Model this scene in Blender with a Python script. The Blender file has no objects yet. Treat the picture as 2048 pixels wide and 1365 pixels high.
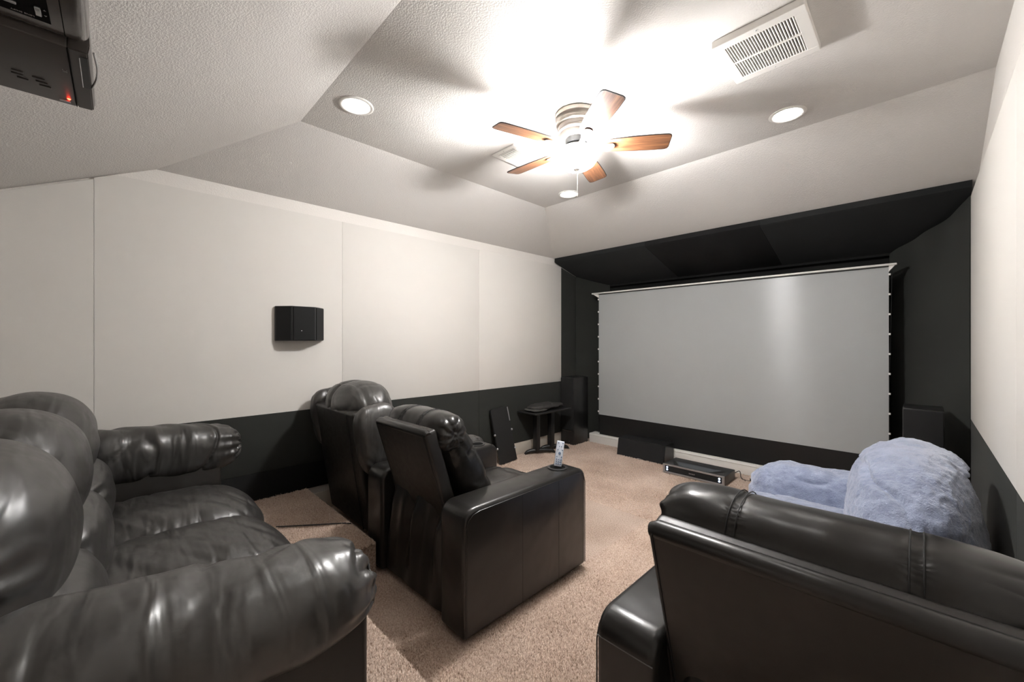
import bpy, bmesh, math, random
import numpy as np
from mathutils import Vector, Matrix, noise as mnoise

random.seed(7)
C = bpy.context.scene.collection
PI = math.pi
sc = bpy.context.scene

# ------------------------------------------------------------------ camera, world, exposure
HCAM = 1.37
ANG = math.radians(45.53)
cam_d = bpy.data.cameras.new('camera')
cam = bpy.data.objects.new('camera', cam_d)
C.objects.link(cam)
cam.location = (0, 0, HCAM)
cam.rotation_euler = (math.radians(90), 0, ANG)
cam_d.sensor_width = 36.0
cam_d.lens = 803.0 / 2048.0 * 36.0
cam_d.clip_start = 0.02
sc.camera = cam

w = bpy.data.worlds.new('world')
sc.world = w
w.use_nodes = True
w.node_tree.nodes['Background'].inputs[0].default_value = (0.02, 0.02, 0.02, 1)
w.node_tree.nodes['Background'].inputs[1].default_value = 0.0

sc.view_settings.view_transform = 'Standard'
sc.view_settings.look = 'None'
sc.view_settings.gamma = 1.0
sc.view_settings.use_curve_mapping = False
sc.view_settings.exposure = 1.62
sc.cycles.max_bounces = 10
sc.cycles.diffuse_bounces = 7
sc.cycles.glossy_bounces = 4
sc.cycles.sample_clamp_indirect = 8.0
sc.cycles.use_denoising = True

BULB_E = 3300.0          # bulbs inside the fan's bowl
BOWL_E = 56.0          # glowing glass bowl
CAN_E = 13.0           # recessed lights

# fan centre
FX, FY = -1.50, 2.035

# ------------------------------------------------------------------ materials
def mat(name, base, rough=0.5, spec=0.5, metal=0.0, sheen=0.0, coat=0.0):
    m = bpy.data.materials.new(name)
    m.use_nodes = True
    b = m.node_tree.nodes['Principled BSDF']
    b.inputs['Base Color'].default_value = (*base, 1)
    b.inputs['Roughness'].default_value = rough
    b.inputs['Specular IOR Level'].default_value = spec
    b.inputs['Metallic'].default_value = metal
    b.inputs['Sheen Weight'].default_value = sheen
    b.inputs['Coat Weight'].default_value = coat
    return m

def nodes(m):
    return m.node_tree.nodes, m.node_tree.links, m.node_tree.nodes['Principled BSDF']

def coords(m, scale=(1, 1, 1), kind='Object'):
    N, L, b = nodes(m)
    t = N.new('ShaderNodeTexCoord')
    mp = N.new('ShaderNodeMapping')
    mp.inputs['Scale'].default_value = scale
    L.new(t.outputs[kind], mp.inputs[0])
    return mp.outputs[0]

def add_bump(m, height, strength, dist, prev=None):
    N, L, b = nodes(m)
    bp = N.new('ShaderNodeBump')
    bp.inputs['Strength'].default_value = strength
    bp.inputs['Distance'].default_value = dist
    L.new(height, bp.inputs['Height'])
    if prev is not None:
        L.new(prev, bp.inputs['Normal'])
    L.new(bp.outputs[0], b.inputs['Normal'])
    return bp.outputs[0]

def noise_tex(m, vec, scale, detail=2, rough=0.5):
    N, L, b = nodes(m)
    n = N.new('ShaderNodeTexNoise')
    n.inputs['Scale'].default_value = scale
    n.inputs['Detail'].default_value = detail
    n.inputs['Roughness'].default_value = rough
    L.new(vec, n.inputs['Vector'])
    return n

def ramp(m, fac, stops):
    N, L, b = nodes(m)
    r = N.new('ShaderNodeValToRGB')
    while len(r.color_ramp.elements) < len(stops):
        r.color_ramp.elements.new(0.5)
    for e, (p, c) in zip(r.color_ramp.elements, stops):
        e.position = p
        e.color = (*c, 1) if len(c) == 3 else c
    L.new(fac, r.inputs[0])
    return r

# textured ceiling / drywall paint
def make_paint(name, col):
    m = mat(name, col, 0.6, 0.35)
    v = coords(m)
    n1 = noise_tex(m, v, 125, 2, 0.55)
    r = ramp(m, n1.outputs['Fac'], [(0.40, (0, 0, 0)), (0.62, (1, 1, 1))])
    add_bump(m, r.outputs[0], 0.32, 0.0022)
    return m
M_ceil = make_paint('ceiling_paint', (0.66, 0.635, 0.605))
M_wall = make_paint('wall_paint', (0.72, 0.69, 0.65))

def make_fabric(name, col, sheen=0.0, bump=0.25):
    m = mat(name, col, 0.85, 0.2, sheen=sheen)
    N, L, b = nodes(m)
    v = coords(m)
    n1 = noise_tex(m, v, 650, 2, 0.6)
    mx = ramp(m, n1.outputs['Fac'], [(0.25, tuple(c * 0.86 for c in col)), (0.75, tuple(min(1, c * 1.12) for c in col))])
    L.new(mx.outputs[0], b.inputs['Base Color'])
    add_bump(m, n1.outputs['Fac'], bump, 0.0015)
    return m
M_beige = make_fabric('beige_acoustic_fabric', (0.67, 0.645, 0.605))
M_black = make_fabric('black_acoustic_fabric', (0.023, 0.0245, 0.0215), 0.08)
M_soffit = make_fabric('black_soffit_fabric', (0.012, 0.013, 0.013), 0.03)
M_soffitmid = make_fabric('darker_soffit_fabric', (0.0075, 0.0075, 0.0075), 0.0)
M_blackpaint = mat('black_matte_paint', (0.008, 0.008, 0.008), 0.8, 0.2)
M_white = mat('white_gloss_trim', (0.80, 0.78, 0.74), 0.4, 0.5)
M_cream = mat('cream_trim', (0.62, 0.56, 0.48), 0.45, 0.5)

# carpet
def make_carpet(name, tuft=False):
    m = mat(name, (0.36, 0.25, 0.18), 0.95, 0.1, sheen=0.25)
    N, L, b = nodes(m)
    v = coords(m)
    n1 = noise_tex(m, v, 120, 2, 0.7)
    n2 = noise_tex(m, v, 2.3, 2, 0.5)
    mixf = N.new('ShaderNodeMath'); mixf.operation = 'MULTIPLY_ADD'
    L.new(n2.outputs['Fac'], mixf.inputs[0]); mixf.inputs[1].default_value = 0.45
    L.new(n1.outputs['Fac'], mixf.inputs[2])
    r = ramp(m, mixf.outputs[0], [(0.42, (0.20, 0.13, 0.09)), (0.66, (0.46, 0.34, 0.265)), (0.92, (0.68, 0.55, 0.46))])
    L.new(r.outputs[0], b.inputs['Base Color'])
    if not tuft:
        n3 = noise_tex(m, v, 95, 3, 0.7)
        add_bump(m, n3.outputs['Fac'], 0.9, 0.012)
    return m
M_carpet = make_carpet('tan_carpet')
M_pile = make_carpet('tan_carpet_pile', True)

# leathers
def make_leather(name, col, rough, grain=0.12, wide=0.15, coat=0.0, wscale=9.0, scuff=0.0, rv=1.0):
    m = mat(name, col, rough, 0.5, coat=coat)
    N, L, b = nodes(m)
    b.inputs['Coat Roughness'].default_value = 0.25
    v = coords(m)
    n1 = noise_tex(m, v, wscale, 1, 0.5)
    n2 = noise_tex(m, v, 34, 1, 0.5)
    rr = ramp(m, n2.outputs['Fac'], [(0.2, (rough - 0.04 * rv,) * 3), (0.8, (rough + 0.07 * rv,) * 3)])
    L.new(rr.outputs[0], b.inputs['Roughness'])
    p = add_bump(m, n1.outputs['Fac'], wide, 0.02)
    p = add_bump(m, n2.outputs['Fac'], 0.06 + scuff, 0.002, p)
    return m
M_sofa = make_leather('soft_black_leather', (0.031, 0.029, 0.027), 0.36, 0.05, 0.12, 0.0, 7.0)
_N, _L, _b = nodes(M_sofa)
_b.inputs['Specular IOR Level'].default_value = 0.9
_t = _N.new('ShaderNodeTexCoord'); _mp = _N.new('ShaderNodeMapping')
_mp.inputs['Rotation'].default_value = (0.5, 0.3, 0.62); _mp.inputs['Scale'].default_value = (3.0, 15.0, 4.0)
_L.new(_t.outputs['Object'], _mp.inputs[0])
_nf = _N.new('ShaderNodeTexNoise'); _nf.inputs['Scale'].default_value = 1.0; _nf.inputs['Detail'].default_value = 1.5; _nf.inputs['Distortion'].default_value = 0.7
_L.new(_mp.outputs[0], _nf.inputs['Vector'])
add_bump(M_sofa, _nf.outputs['Fac'], 0.55, 0.03, _b.inputs['Normal'].links[0].from_socket)
M_lea = make_leather('glossy_black_leather', (0.013, 0.012, 0.011), 0.29, 0.08, 0.16, 0.0, 9.0, -0.055, 0.2)
M_leaback = make_leather('dull_black_leather', (0.016, 0.014, 0.012), 0.42, 0.15, 0.06, 0.0, 12.0)
M_seam = mat('black_stitching', (0.006, 0.006, 0.006), 0.6)
M_seamlight = mat('grey_stitching', (0.10, 0.10, 0.10), 0.5)
M_blackplastic = mat('black_plastic', (0.012, 0.012, 0.012), 0.38, 0.5)
M_spkgrille = make_fabric('speaker_grille_cloth', (0.014, 0.014, 0.014), 0.05)
M_spkbox = mat('black_speaker_cabinet', (0.010, 0.010, 0.010), 0.33, 0.5)
M_chrome = mat('chrome', (0.72, 0.72, 0.74), 0.22, 0.5, 1.0)
M_silver = mat('brushed_silver', (0.55, 0.55, 0.56), 0.35, 0.5, 0.9)
M_nickel = mat('brushed_nickel', (0.25, 0.225, 0.20), 0.38, 0.5, 0.7)
M_dark = mat('dark_void', (0.004, 0.004, 0.004), 0.9, 0.1)

# projector plastic
M_proj = mat('dark_brown_grey_plastic', (0.060, 0.052, 0.047), 0.42, 0.5)
_v = coords(M_proj); _n = noise_tex(M_proj, _v, 900, 1); add_bump(M_proj, _n.outputs['Fac'], 0.08, 0.0008)
M_projgloss = mat('glossy_brown_plastic', (0.07, 0.062, 0.057), 0.16, 0.6)

# wood blades
M_wood = mat('walnut_blade', (0.22, 0.09, 0.04), 0.32, 0.5, coat=0.2)
_N, _L, _b = nodes(M_wood)
_v = coords(M_wood, (3, 45, 45))
_n = noise_tex(M_wood, _v, 1.4, 5, 0.65)
_r = ramp(M_wood, _n.outputs['Fac'], [(0.28, (0.07, 0.028, 0.014)), (0.55, (0.24, 0.105, 0.05)), (0.8, (0.40, 0.19, 0.09))])
_L.new(_r.outputs[0], _b.inputs['Base Color'])
M_bladeedge = mat('dark_blade_edge', (0.03, 0.022, 0.02), 0.4)

# screen
M_screen = mat('grey_projection_screen', (0.375, 0.388, 0.385), 0.34, 0.5)
_N, _L, _b = nodes(M_screen)
_b.inputs['Anisotropic'].default_value = 0.95
_t = _N.new('ShaderNodeCombineXYZ'); _t.inputs[2].default_value = 1.0
_L.new(_t.outputs[0], _b.inputs['Tangent'])
M_screenblack = mat('black_screen_skirt', (0.010, 0.010, 0.010), 0.45, 0.4)

# plush
def make_plush(name, c0, c1):
    m = mat(name, c0, 0.9, 0.15, sheen=0.6)
    N, L, b = nodes(m)
    b.inputs['Sheen Roughness'].default_value = 0.5
    v = coords(m)
    n1 = noise_tex(m, v, 14, 4, 0.65)
    n2 = noise_tex(m, v, 120, 3, 0.7)
    r = ramp(m, n1.outputs['Fac'], [(0.3, c0), (0.7, c1)])
    L.new(r.outputs[0], b.inputs['Base Color'])
    p = add_bump(m, n1.outputs['Fac'], 0.25, 0.02)
    add_bump(m, n2.outputs['Fac'], 0.7, 0.008, p)
    return m
M_plush = make_plush('blue_plush', (0.21, 0.245, 0.355), (0.34, 0.385, 0.51))

def emit(name, col, strength):
    m = bpy.data.materials.new(name); m.use_nodes = True
    nt = m.node_tree
    b = nt.nodes['Principled BSDF']
    b.inputs['Base Color'].default_value = (0.9, 0.9, 0.9, 1)
    b.inputs['Emission Color'].default_value = (*col, 1)
    b.inputs['Emission Strength'].default_value = strength
    return m
M_bowl = emit('lit_frosted_glass', (1.0, 0.99, 0.985), BOWL_E)
M_bulb = emit('lit_bulb', (1.0, 0.99, 0.985), BULB_E)
M_can = emit('lit_lens', (1.0, 0.96, 0.92), CAN_E)
_nt = M_bowl.node_tree
_tr = _nt.nodes.new('ShaderNodeBsdfTransparent'); _mx = _nt.nodes.new('ShaderNodeMixShader')
_mx.inputs[0].default_value = 0.34
_nt.links.new(_nt.nodes['Principled BSDF'].outputs[0], _mx.inputs[1]); _nt.links.new(_tr.outputs[0], _mx.inputs[2])
_nt.links.new(_mx.outputs[0], _nt.nodes['Material Output'].inputs['Surface'])
M_red = emit('red_indicator', (1.0, 0.03, 0.01), 6.0)
M_bluelight = emit('blue_white_indicator', (0.55, 0.7, 1.0), 1.2)

# ------------------------------------------------------------------ geometry helpers
def wloc(o):
    v = Vector((0, 0, 0))
    while o is not None:
        v += o.location
        o = o.parent
    return v

def smooth_mesh(me, angle=40):
    me.polygons.foreach_set('use_smooth', [True] * len(me.polygons))
    try:
        me.set_sharp_from_angle(angle=math.radians(angle))
    except Exception:
        pass

def obj(name, bm, m, parent=None, smooth=True, angle=40, origin=None):
    """bm in world coordinates -> ONE object; origin at parent's or at the given point"""
    me = bpy.data.meshes.new(name)
    o = bpy.data.objects.new(name, me)
    C.objects.link(o)
    base = wloc(parent) if parent is not None else Vector(origin or (0, 0, 0))
    bmesh.ops.translate(bm, verts=bm.verts, vec=-base)
    bmesh.ops.recalc_face_normals(bm, faces=bm.faces)
    bm.to_mesh(me); bm.free()
    if isinstance(m, (list, tuple)):
        for q in m: me.materials.append(q)
    else:
        me.materials.append(m)
    if smooth: smooth_mesh(me, angle)
    if parent is not None: o.parent = parent
    else: o.location = base
    return o

def raw(name, V, F, m, parent=None, smooth=True, angle=60, origin=None):
    me = bpy.data.meshes.new(name)
    base = wloc(parent) if parent is not None else Vector(origin or (0, 0, 0))
    V = np.asarray(V, dtype=float) - np.array(base)
    me.from_pydata(V.tolist(), [], F)
    me.materials.append(m)
    if smooth: smooth_mesh(me, angle)
    o = bpy.data.objects.new(name, me); C.objects.link(o)
    if parent is not None: o.parent = parent
    else: o.location = base
    return o

def thing(name, label, cat, loc=(0, 0, 0), group=None):
    o = bpy.data.objects.new(name, None); C.objects.link(o)
    o.location = loc; o.empty_display_size = 0.1
    return tag(o, label, cat, group)

def tag(o, label, cat, group=None, kind='thing'):
    o['label'] = label; o['category'] = cat; o['kind'] = kind
    if group: o['group'] = group
    return o

def struct(o):
    o['kind'] = 'structure'
    return o

def add_box(bm, x0, x1, y0, y1, z0, z1, r=0.0, seg=3, rot=None, piv=None):
    b2 = bmesh.new()
    bmesh.ops.create_cube(b2, size=1.0)
    for v in b2.verts:
        v.co = Vector(((x0 + x1) / 2 + v.co.x * (x1 - x0), (y0 + y1) / 2 + v.co.y * (y1 - y0), (z0 + z1) / 2 + v.co.z * (z1 - z0)))
    if r > 0:
        bmesh.ops.bevel(b2, geom=list(b2.edges), offset=r, segments=seg, profile=0.5, affect='EDGES')
    if rot is not None:
        p = Vector(piv) if piv is not None else Vector(((x0 + x1) / 2, (y0 + y1) / 2, (z0 + z1) / 2))
        bmesh.ops.rotate(b2, verts=b2.verts, cent=p, matrix=rot)
    merge(bm, b2)
    return bm

def merge(bm, b2):
    me = bpy.data.meshes.new('tmp'); b2.to_mesh(me); b2.free()
    bm.from_mesh(me); bpy.data.meshes.remove(me)

def box(*a, **k):
    return add_box(bmesh.new(), *a, **k)

def add_tube(bm, pts, r, seg=8, cap=True, closed=False):
    pts = [Vector(p) for p in pts]
    n = len(pts); rings = []
    up = Vector((0, 0, 1)); prevn = None
    for i, p in enumerate(pts):
        a = pts[(i - 1) % n] if (closed or i > 0) else p
        b = pts[(i + 1) % n] if (closed or i < n - 1) else p
        t = (b - a).normalized()
        if prevn is None:
            nn = t.cross(up)
            if nn.length < 1e-3: nn = t.cross(Vector((1, 0, 0)))
            nn.normalize()
        else:
            nn = prevn - t * prevn.dot(t); nn.normalize()
        prevn = nn
        bn = t.cross(nn)
        rr = r[i] if isinstance(r, (list, tuple)) else r
        rings.append([bm.verts.new(p + nn * math.cos(2 * PI * k / seg) * rr + bn * math.sin(2 * PI * k / seg) * rr) for k in range(seg)])
    for i in range(n if closed else n - 1):
        A, B = rings[i], rings[(i + 1) % n]
        for k in range(seg):
            bm.faces.new((A[k], A[(k + 1) % seg], B[(k + 1) % seg], B[k]))
    if cap and not closed:
        bm.faces.new(rings[0][::-1]); bm.faces.new(rings[-1])
    return bm

def tube(pts, r, **k):
    return add_tube(bmesh.new(), pts, r, **k)

def add_lathe(bm, prof, c, seg=48, cap0=False, cap1=False):
    rings = []
    for (r, z) in prof:
        rings.append([bm.verts.new((c[0] + r * math.cos(2 * PI * k / seg), c[1] + r * math.sin(2 * PI * k / seg), c[2] + z)) for k in range(seg)])
    for A, B in zip(rings, rings[1:]):
        for k in range(seg):
            bm.faces.new((A[k], A[(k + 1) % seg], B[(k + 1) % seg], B[k]))
    if cap0: bm.faces.new(rings[0])
    if cap1: bm.faces.new(rings[-1])
    return bm

def add_prism(bm, poly, fn, d0, d1):
    """poly 2-D points, fn(u,v,d)->xyz"""
    A = [bm.verts.new(fn(u, v, d0)) for u, v in poly]
    B = [bm.verts.new(fn(u, v, d1)) for u, v in poly]
    n = len(poly)
    bm.faces.new(A[::-1]); bm.faces.new(B)
    for i in range(n):
        bm.faces.new((A[i], A[(i + 1) % n], B[(i + 1) % n], B[i]))
    return bm

_cs = {}
def cubesphere(n):
    if n in _cs: return _cs[n]
    idx = {}; V = []; F = []
    def vid(p):
        if p not in idx:
            idx[p] = len(V); V.append(p)
        return idx[p]
    for ax in range(3):
        for s in (0, n):
            for i in range(n):
                for j in range(n):
                    q = []
                    for (a, b) in ((i, j), (i + 1, j), (i + 1, j + 1), (i, j + 1)):
                        p = [0, 0, 0]; p[ax] = s; p[(ax + 1) % 3] = a; p[(ax + 2) % 3] = b
                        q.append(vid(tuple(p)))
                    if s == 0: q = q[::-1]
                    F.append(q)
    A = np.array(V, dtype=float) / n * 2 - 1
    A = np.sin(A * PI / 2 * 0.8) / math.sin(PI / 2 * 0.8)
    _cs[n] = (A, F)
    return _cs[n]

def soft(name, c, size, k=(4, 4, 4), n=28, disp=None, warp=None, m=None, parent=None, rx=0.0, ry=0.0, rz=0.0, origin=None):
    """puffy cushion: superellipsoid with half sizes = size/2.  disp(p, q)->metres along normal (q in -1..1), warp(P)->P local"""
    A, F = cubesphere(n)
    k = np.array(k, dtype=float)
    lo = np.full(len(A), 0.2); hi = np.ones(len(A))
    for _ in range(36):
        t = (lo + hi) / 2
        f = (np.abs(A * t[:, None]) ** k).sum(1)
        lo = np.where(f < 1, t, lo); hi = np.where(f >= 1, t, hi)
    Q = A * ((lo + hi) / 2)[:, None]
    h = np.array(size) / 2.0
    P = Q * h
    G = k * np.abs(Q) ** (k - 1) * np.sign(Q) / h
    G /= np.linalg.norm(G, axis=1)[:, None] + 1e-9
    if disp is not None:
        d = np.array([disp(Vector(p), Vector(q)) for p, q in zip(P, Q)])
        P = P + G * d[:, None]
    if warp is not None:
        P = warp(P)
    R = np.array((Matrix.Rotation(rz, 3, 'Z') @ Matrix.Rotation(ry, 3, 'Y') @ Matrix.Rotation(rx, 3, 'X')))
    P = P @ R.T + np.array(c)
    return raw(name, P, F, m, parent, True, 80, origin)

def ns(p, sx, sy, sz, o=0.0):
    return mnoise.noise(Vector((p[0] * sx + o, p[1] * sy + o * 1.7, p[2] * sz - o)))

def crease(p, sx, sy, sz, o, w=0.22):
    """0..1, sharp valley lines of a noise field"""
    a = abs(ns(p, sx, sy, sz, o))
    return max(0.0, 1 - a / w) ** 1.6

def xz(u, v, d): return (u, d, v)
def yz(u, v, d): return (d, u, v)
def xy(u, v, d): return (u, v, d)

# ------------------------------------------------------------------ room shell
XL, XR = -3.42, 0.27
YB, YF = -1.3, 5.05
RIS = 0.20
ZT, ZW = 2.775, 2.466
TX, TY0, TY1 = -2.777, 0.833, 3.21
HB = 0.47; HF = (ZT - ZW) / (4.13 - TY1)

def poly_obj(name, polys, m):
    V = []; F = []
    for p in polys:
        F.append(list(range(len(V), len(V) + len(p)))); V += p
    o = raw(name, V, F, m, None, False)
    return struct(o)

def zb(y): return ZT - HB * (TY0 - y)
def zf(y): return ZT - HF * (y - TY1)
yh = TY0 - (ZT - ZW) / HB
poly_obj('ceiling', [
    [(TX, TY0, ZT), (XR, TY0, ZT), (XR, TY1, ZT), (TX, TY1, ZT)],
    [(XR, TY0, ZT), (TX, TY0, ZT), (XL, yh, ZW), (XL, YB, zb(YB)), (XR, YB, zb(YB))],
    [(TX, TY0, ZT), (TX, TY1, ZT), (XL, 4.13, ZW), (XL, yh, ZW)],
    [(TX, TY1, ZT), (XR, TY1, ZT), (XR, YF, zf(YF)), (XL, YF, zf(YF)), (XL, 4.13, ZW)],
], M_ceil)
poly_obj('wall_left', [[(XL, YB, 0), (XL, YF, 0), (XL, YF, zf(YF)), (XL, 4.13, ZW), (XL, yh, ZW), (XL, YB, zb(YB))]], M_wall)
poly_obj('wall_right', [[(XR, YB, 0), (XR, YF, 0), (XR, YF, zf(YF)), (XR, TY1, ZT), (XR, TY0, ZT), (XR, YB, zb(YB))]], M_wall)
poly_obj('wall_front', [[(XL, YF, 0), (XR, YF, 0), (XR, YF, zf(YF)), (XL, YF, zf(YF))]], M_blackpaint)
poly_obj('wall_back', [[(XL, YB, 0), (XR, YB, 0), (XR, YB, zb(YB)), (XL, YB, zb(YB))]], M_wall)

# floor with the carpeted riser under the sofa
RY, RY2, RX = 0.745, 1.07, -2.22
FLOOR = poly_obj('floor', [
    [(XL, YB, 0), (XR, YB, 0), (XR, YF, 0), (XL, YF, 0)],
    [(XL, YB, RIS), (XR, YB, RIS), (XR, RY, RIS), (RX, RY, RIS), (RX, RY2, RIS), (XL, RY2, RIS)],
    [(XR, RY, 0), (RX, RY, 0), (RX, RY, RIS), (XR, RY, RIS)],
    [(RX, RY, 0), (RX, RY2, 0), (RX, RY2, RIS), (RX, RY, RIS)],
    [(RX, RY2, 0), (XL, RY2, 0), (XL, RY2, RIS), (RX, RY2, RIS)],
], M_carpet)

struct(obj('baseboard_left', box(XL, XL + 0.016, RY2, 4.3, 0, 0.145, 0.004, 2), M_cream, None))

# ------------------------------------------------------------------ acoustic panels
FXL = -3.40     # face of the left panels
def panel_left(y0, y1, z0, z1, m, label, grp, poly=None):
    bm = bmesh.new()
    if poly is None:
        add_box(bm, XL + 0.001, FXL, y0 + 0.0008, y1 - 0.0008, z0, z1, 0.003, 2)
    else:
        add_prism(bm, poly, yz, XL + 0.001, FXL)
    return tag(obj('acoustic_panel', bm, m, None, True, 35, (FXL, (y0 + y1) / 2, (z0 + z1) / 2)), label, 'acoustic panel', grp)
ZP, ZWN = 2.372, 0.828
yk = TY0 - (ZT - ZP) / HB + 0.02
panel_left(-1.28, -0.10, ZWN, ZP, M_beige, 'beige fabric wall panel behind the left sofa, cut low by the sloping ceiling', 'beige acoustic wall panels',
           [(-1.28, ZWN), (-0.1008, ZWN), (-0.1008, zb(-0.1008) - 0.014), (-1.28, zb(-1.28) - 0.014)])
panel_left(-0.10, 1.343, ZWN, ZP, M_beige, 'beige fabric wall panel that carries the black surround speaker', 'beige acoustic wall panels',
           [(-0.0992, ZWN), (1.3422, ZWN), (1.3422, ZP), (yk, ZP), (-0.0992, zb(-0.0992) - 0.006)])
panel_left(1.343, 2.83, ZWN, ZP, M_beige, 'plain beige fabric wall panel above the puffy-backed recliner', 'beige acoustic wall panels')
panel_left(2.83, 4.27, ZWN, ZP, M_beige, 'beige fabric wall panel next to the black screen corner, above the small table', 'beige acoustic wall panels')
panel_left(-1.28, 1.343, 0.405, ZWN, M_black, 'black fabric wainscot panel between the sofa arm and the puffy recliner', 'black wainscot panels')
panel_left(1.343, 2.83, 0.145, ZWN, M_black, 'black fabric wainscot panel behind the recliners and leaning board', 'black wainscot panels')
panel_left(2.83, 4.27, 0.145, ZWN, M_black, 'black fabric wainscot panel behind the small pedestal table', 'black wainscot panels')
bm = bmesh.new(); add_prism(bm, [(4.275, 0.0), (4.76, 0.0), (4.76, 2.222), (4.275, 2.356)], yz, XL + 0.001, FXL)
tag(obj('acoustic_panel', bm, M_black, None, True, 35, (FXL, 4.42, 1.2)), 'tall black fabric panel on the left wall behind the tower speaker', 'acoustic panel')
struct(obj('baseboard_rear', box(XL, XL + 0.018, YB, 1.34, RIS, 0.405, 0.003, 2), M_blackpaint))

FXR = 0.24
def panel_right(y0, y1, z0, z1, m, label, grp):
    bm = box(FXR, XR - 0.001, y0 + 0.001, y1 - 0.001, z0, z1, 0.005, 3)
    return tag(obj('acoustic_panel', bm, m, None, True, 35, (FXR, (y0 + y1) / 2, (z0 + z1) / 2)), label, 'acoustic panel', grp)
panel_right(2.31, 4.19, ZWN, ZP, M_beige, 'pale beige fabric panel on the right wall beside the black screen corner', 'beige acoustic wall panels')
panel_right(0.86, 2.31, ZWN, ZP, M_beige, 'pale beige fabric panel at the right edge of the photo', 'beige acoustic wall panels')
panel_right(2.31, 4.19, 0.145, ZWN, M_black, 'black wainscot panel on the right wall behind the blue plush chair', 'black wainscot panels')
panel_right(0.86, 2.31, 0.145, ZWN, M_black, 'black wainscot panel on the right wall beside the foreground recliner', 'black wainscot panels')

# black soffit over the screen: three wedge panels
YS0, YS1 = 4.13, 4.98
def soffit(x0, x1, label, m=M_soffit):
    bm = bmesh.new()
    poly = [(YS0, zf(YS0) - 0.002), (YS0 - 0.004, zf(YS0) - 0.05), (YS0 + 0.012, zf(YS0) - 0.062), (YS1, 2.165), (YS1, zf(YS1) - 0.002)]
    add_prism(bm, poly, yz, x0 + 0.001, x1 - 0.001)
    return tag(obj('soffit_panel', bm, m, None, True, 25, ((x0 + x1) / 2, YS0, 2.4)), label, 'acoustic panel', 'black panels over the screen')
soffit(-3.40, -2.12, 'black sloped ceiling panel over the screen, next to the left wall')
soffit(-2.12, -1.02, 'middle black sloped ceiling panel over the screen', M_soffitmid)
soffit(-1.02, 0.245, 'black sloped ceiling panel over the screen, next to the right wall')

# black fabric stretched across both corners
def corner(p0, p1, z0, z1a, z1b, label, sag=0.0):
    nU, nV = 40, 30
    V = []; F = []
    d = Vector((p1[0] - p0[0], p1[1] - p0[1], 0)); nrm = Vector((-d.y, d.x, 0)).normalized()
    if nrm.y > 0: nrm = -nrm
    for side in (0, 1):
        for i in range(nU + 1):
            u = i / nU
            for j in range(nV + 1):
                v = j / nV
                zt = z1a + (z1b - z1a) * u - sag * 4 * u * (1 - u) * (1 - u)
                z = z0 + (zt - z0) * v
                b = 0.012 * math.sin(u * 5 + v * 3) * v + sag * 0.25 * math.sin(u * PI) * max(0, v - 0.85) / 0.15 * math.sin(u * 14 + 1)
                q = Vector((p0[0], p0[1], 0)) + d * u + nrm * (b if side == 0 else b - 0.012)
                V.append((q.x, q.y, z))
    W = nV + 1; off = (nU + 1) * W
    for i in range(nU):
        for j in range(nV):
            a = i * W + j
            F.append([a, a + W, a + W + 1, a + 1]); F.append([off + a, off + a + 1, off + a + W + 1, off + a + W])
    for i in range(nU):
        F.append([i * W, off + i * W, off + (i + 1) * W, (i + 1) * W])
        a = i * W + nV; F.append([a, a + W, off + a + W, off + a])
    for j in range(nV):
        F.append([j, j + 1, off + j + 1, off + j])
        a = nU * W + j; F.append([a, off + a, off + a + 1, a + 1])
    return tag(raw('corner_drape', V, F, M_black, None, True, 60, ((p0[0] + p1[0]) / 2, (p0[1] + p1[1]) / 2, 1.2)), label, 'fabric drape')
corner((-3.385, 4.58), (-3.09, 4.975), 0.0, 2.270, 2.155, 'black fabric stretched down the left corner behind the tower speaker')
corner((0.240, 4.195), (-0.19, 4.975), 0.0, 2.375, 2.155, 'black fabric drape with a sagging top hem across the right corner', 0.05)
struct(obj('trim_1', box(-3.09, -0.19, 4.965, 4.985, 2.14, 2.165, 0.002, 1), M_blackpaint))

# ------------------------------------------------------------------ projection screen
SY = 4.64
SX0, SX1 = -3.05, -0.19
s = thing('projection_screen', 'large grey projection screen risen from a white floor housing', 'projector screen', ((SX0 + SX1) / 2, SY, 0))
obj('screen_fabric', box(SX0, SX1, SY - 0.002, SY + 0.002, 0.380, 1.995), M_screen, s, False)
obj('black_skirt', box(SX0 + 0.012, SX1 - 0.012, SY - 0.002, SY + 0.002, 0.115, 0.380), M_screenblack, s, False)
bm = bmesh.new()
hx0, hx1 = -3.16, -0.10
add_box(bm, hx0, hx1, 4.575, SY - 0.022, 0, 0.122, 0.003, 2)
add_box(bm, hx0, hx1, SY + 0.022, 4.72, 0, 0.122, 0.003, 2)
add_box(bm, hx0, hx1, SY - 0.03, SY + 0.03, 0, 0.06)
add_box(bm, hx0 + 0.0006, hx0 + 0.06, 4.5765, 4.7185, 0, 0.1212, 0.003, 2)
add_box(bm, hx1 - 0.06, hx1 - 0.0006, 4.5765, 4.7185, 0, 0.1212, 0.003, 2)
hs = obj('housing', bm, M_white, s)
obj('housing_ledge', box(hx0, hx1, 4.569, 4.577, 0.098, 0.106, 0.002, 1), M_white, hs)
bm = box(SX0 - 0.10, SX1 + 0.05, SY - 0.025, SY + 0.025, 2.005, 2.022, 0.003, 2)
add_prism(bm, [(SX0 - 0.085, 2.006), (SX0, 2.006), (SX0, 1.955)], xz, SY - 0.012, SY + 0.012)
add_prism(bm, [(SX1 + 0.04, 2.006), (SX1, 2.006), (SX1, 1.955)], xz, SY - 0.012, SY + 0.012)
tb = obj('top_bar', bm, M_white, s)
obj('bar_seam', box(SX0, SX1, SY - 0.027, SY - 0.0245, 1.997, 2.001), M_seam, tb)
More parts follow.
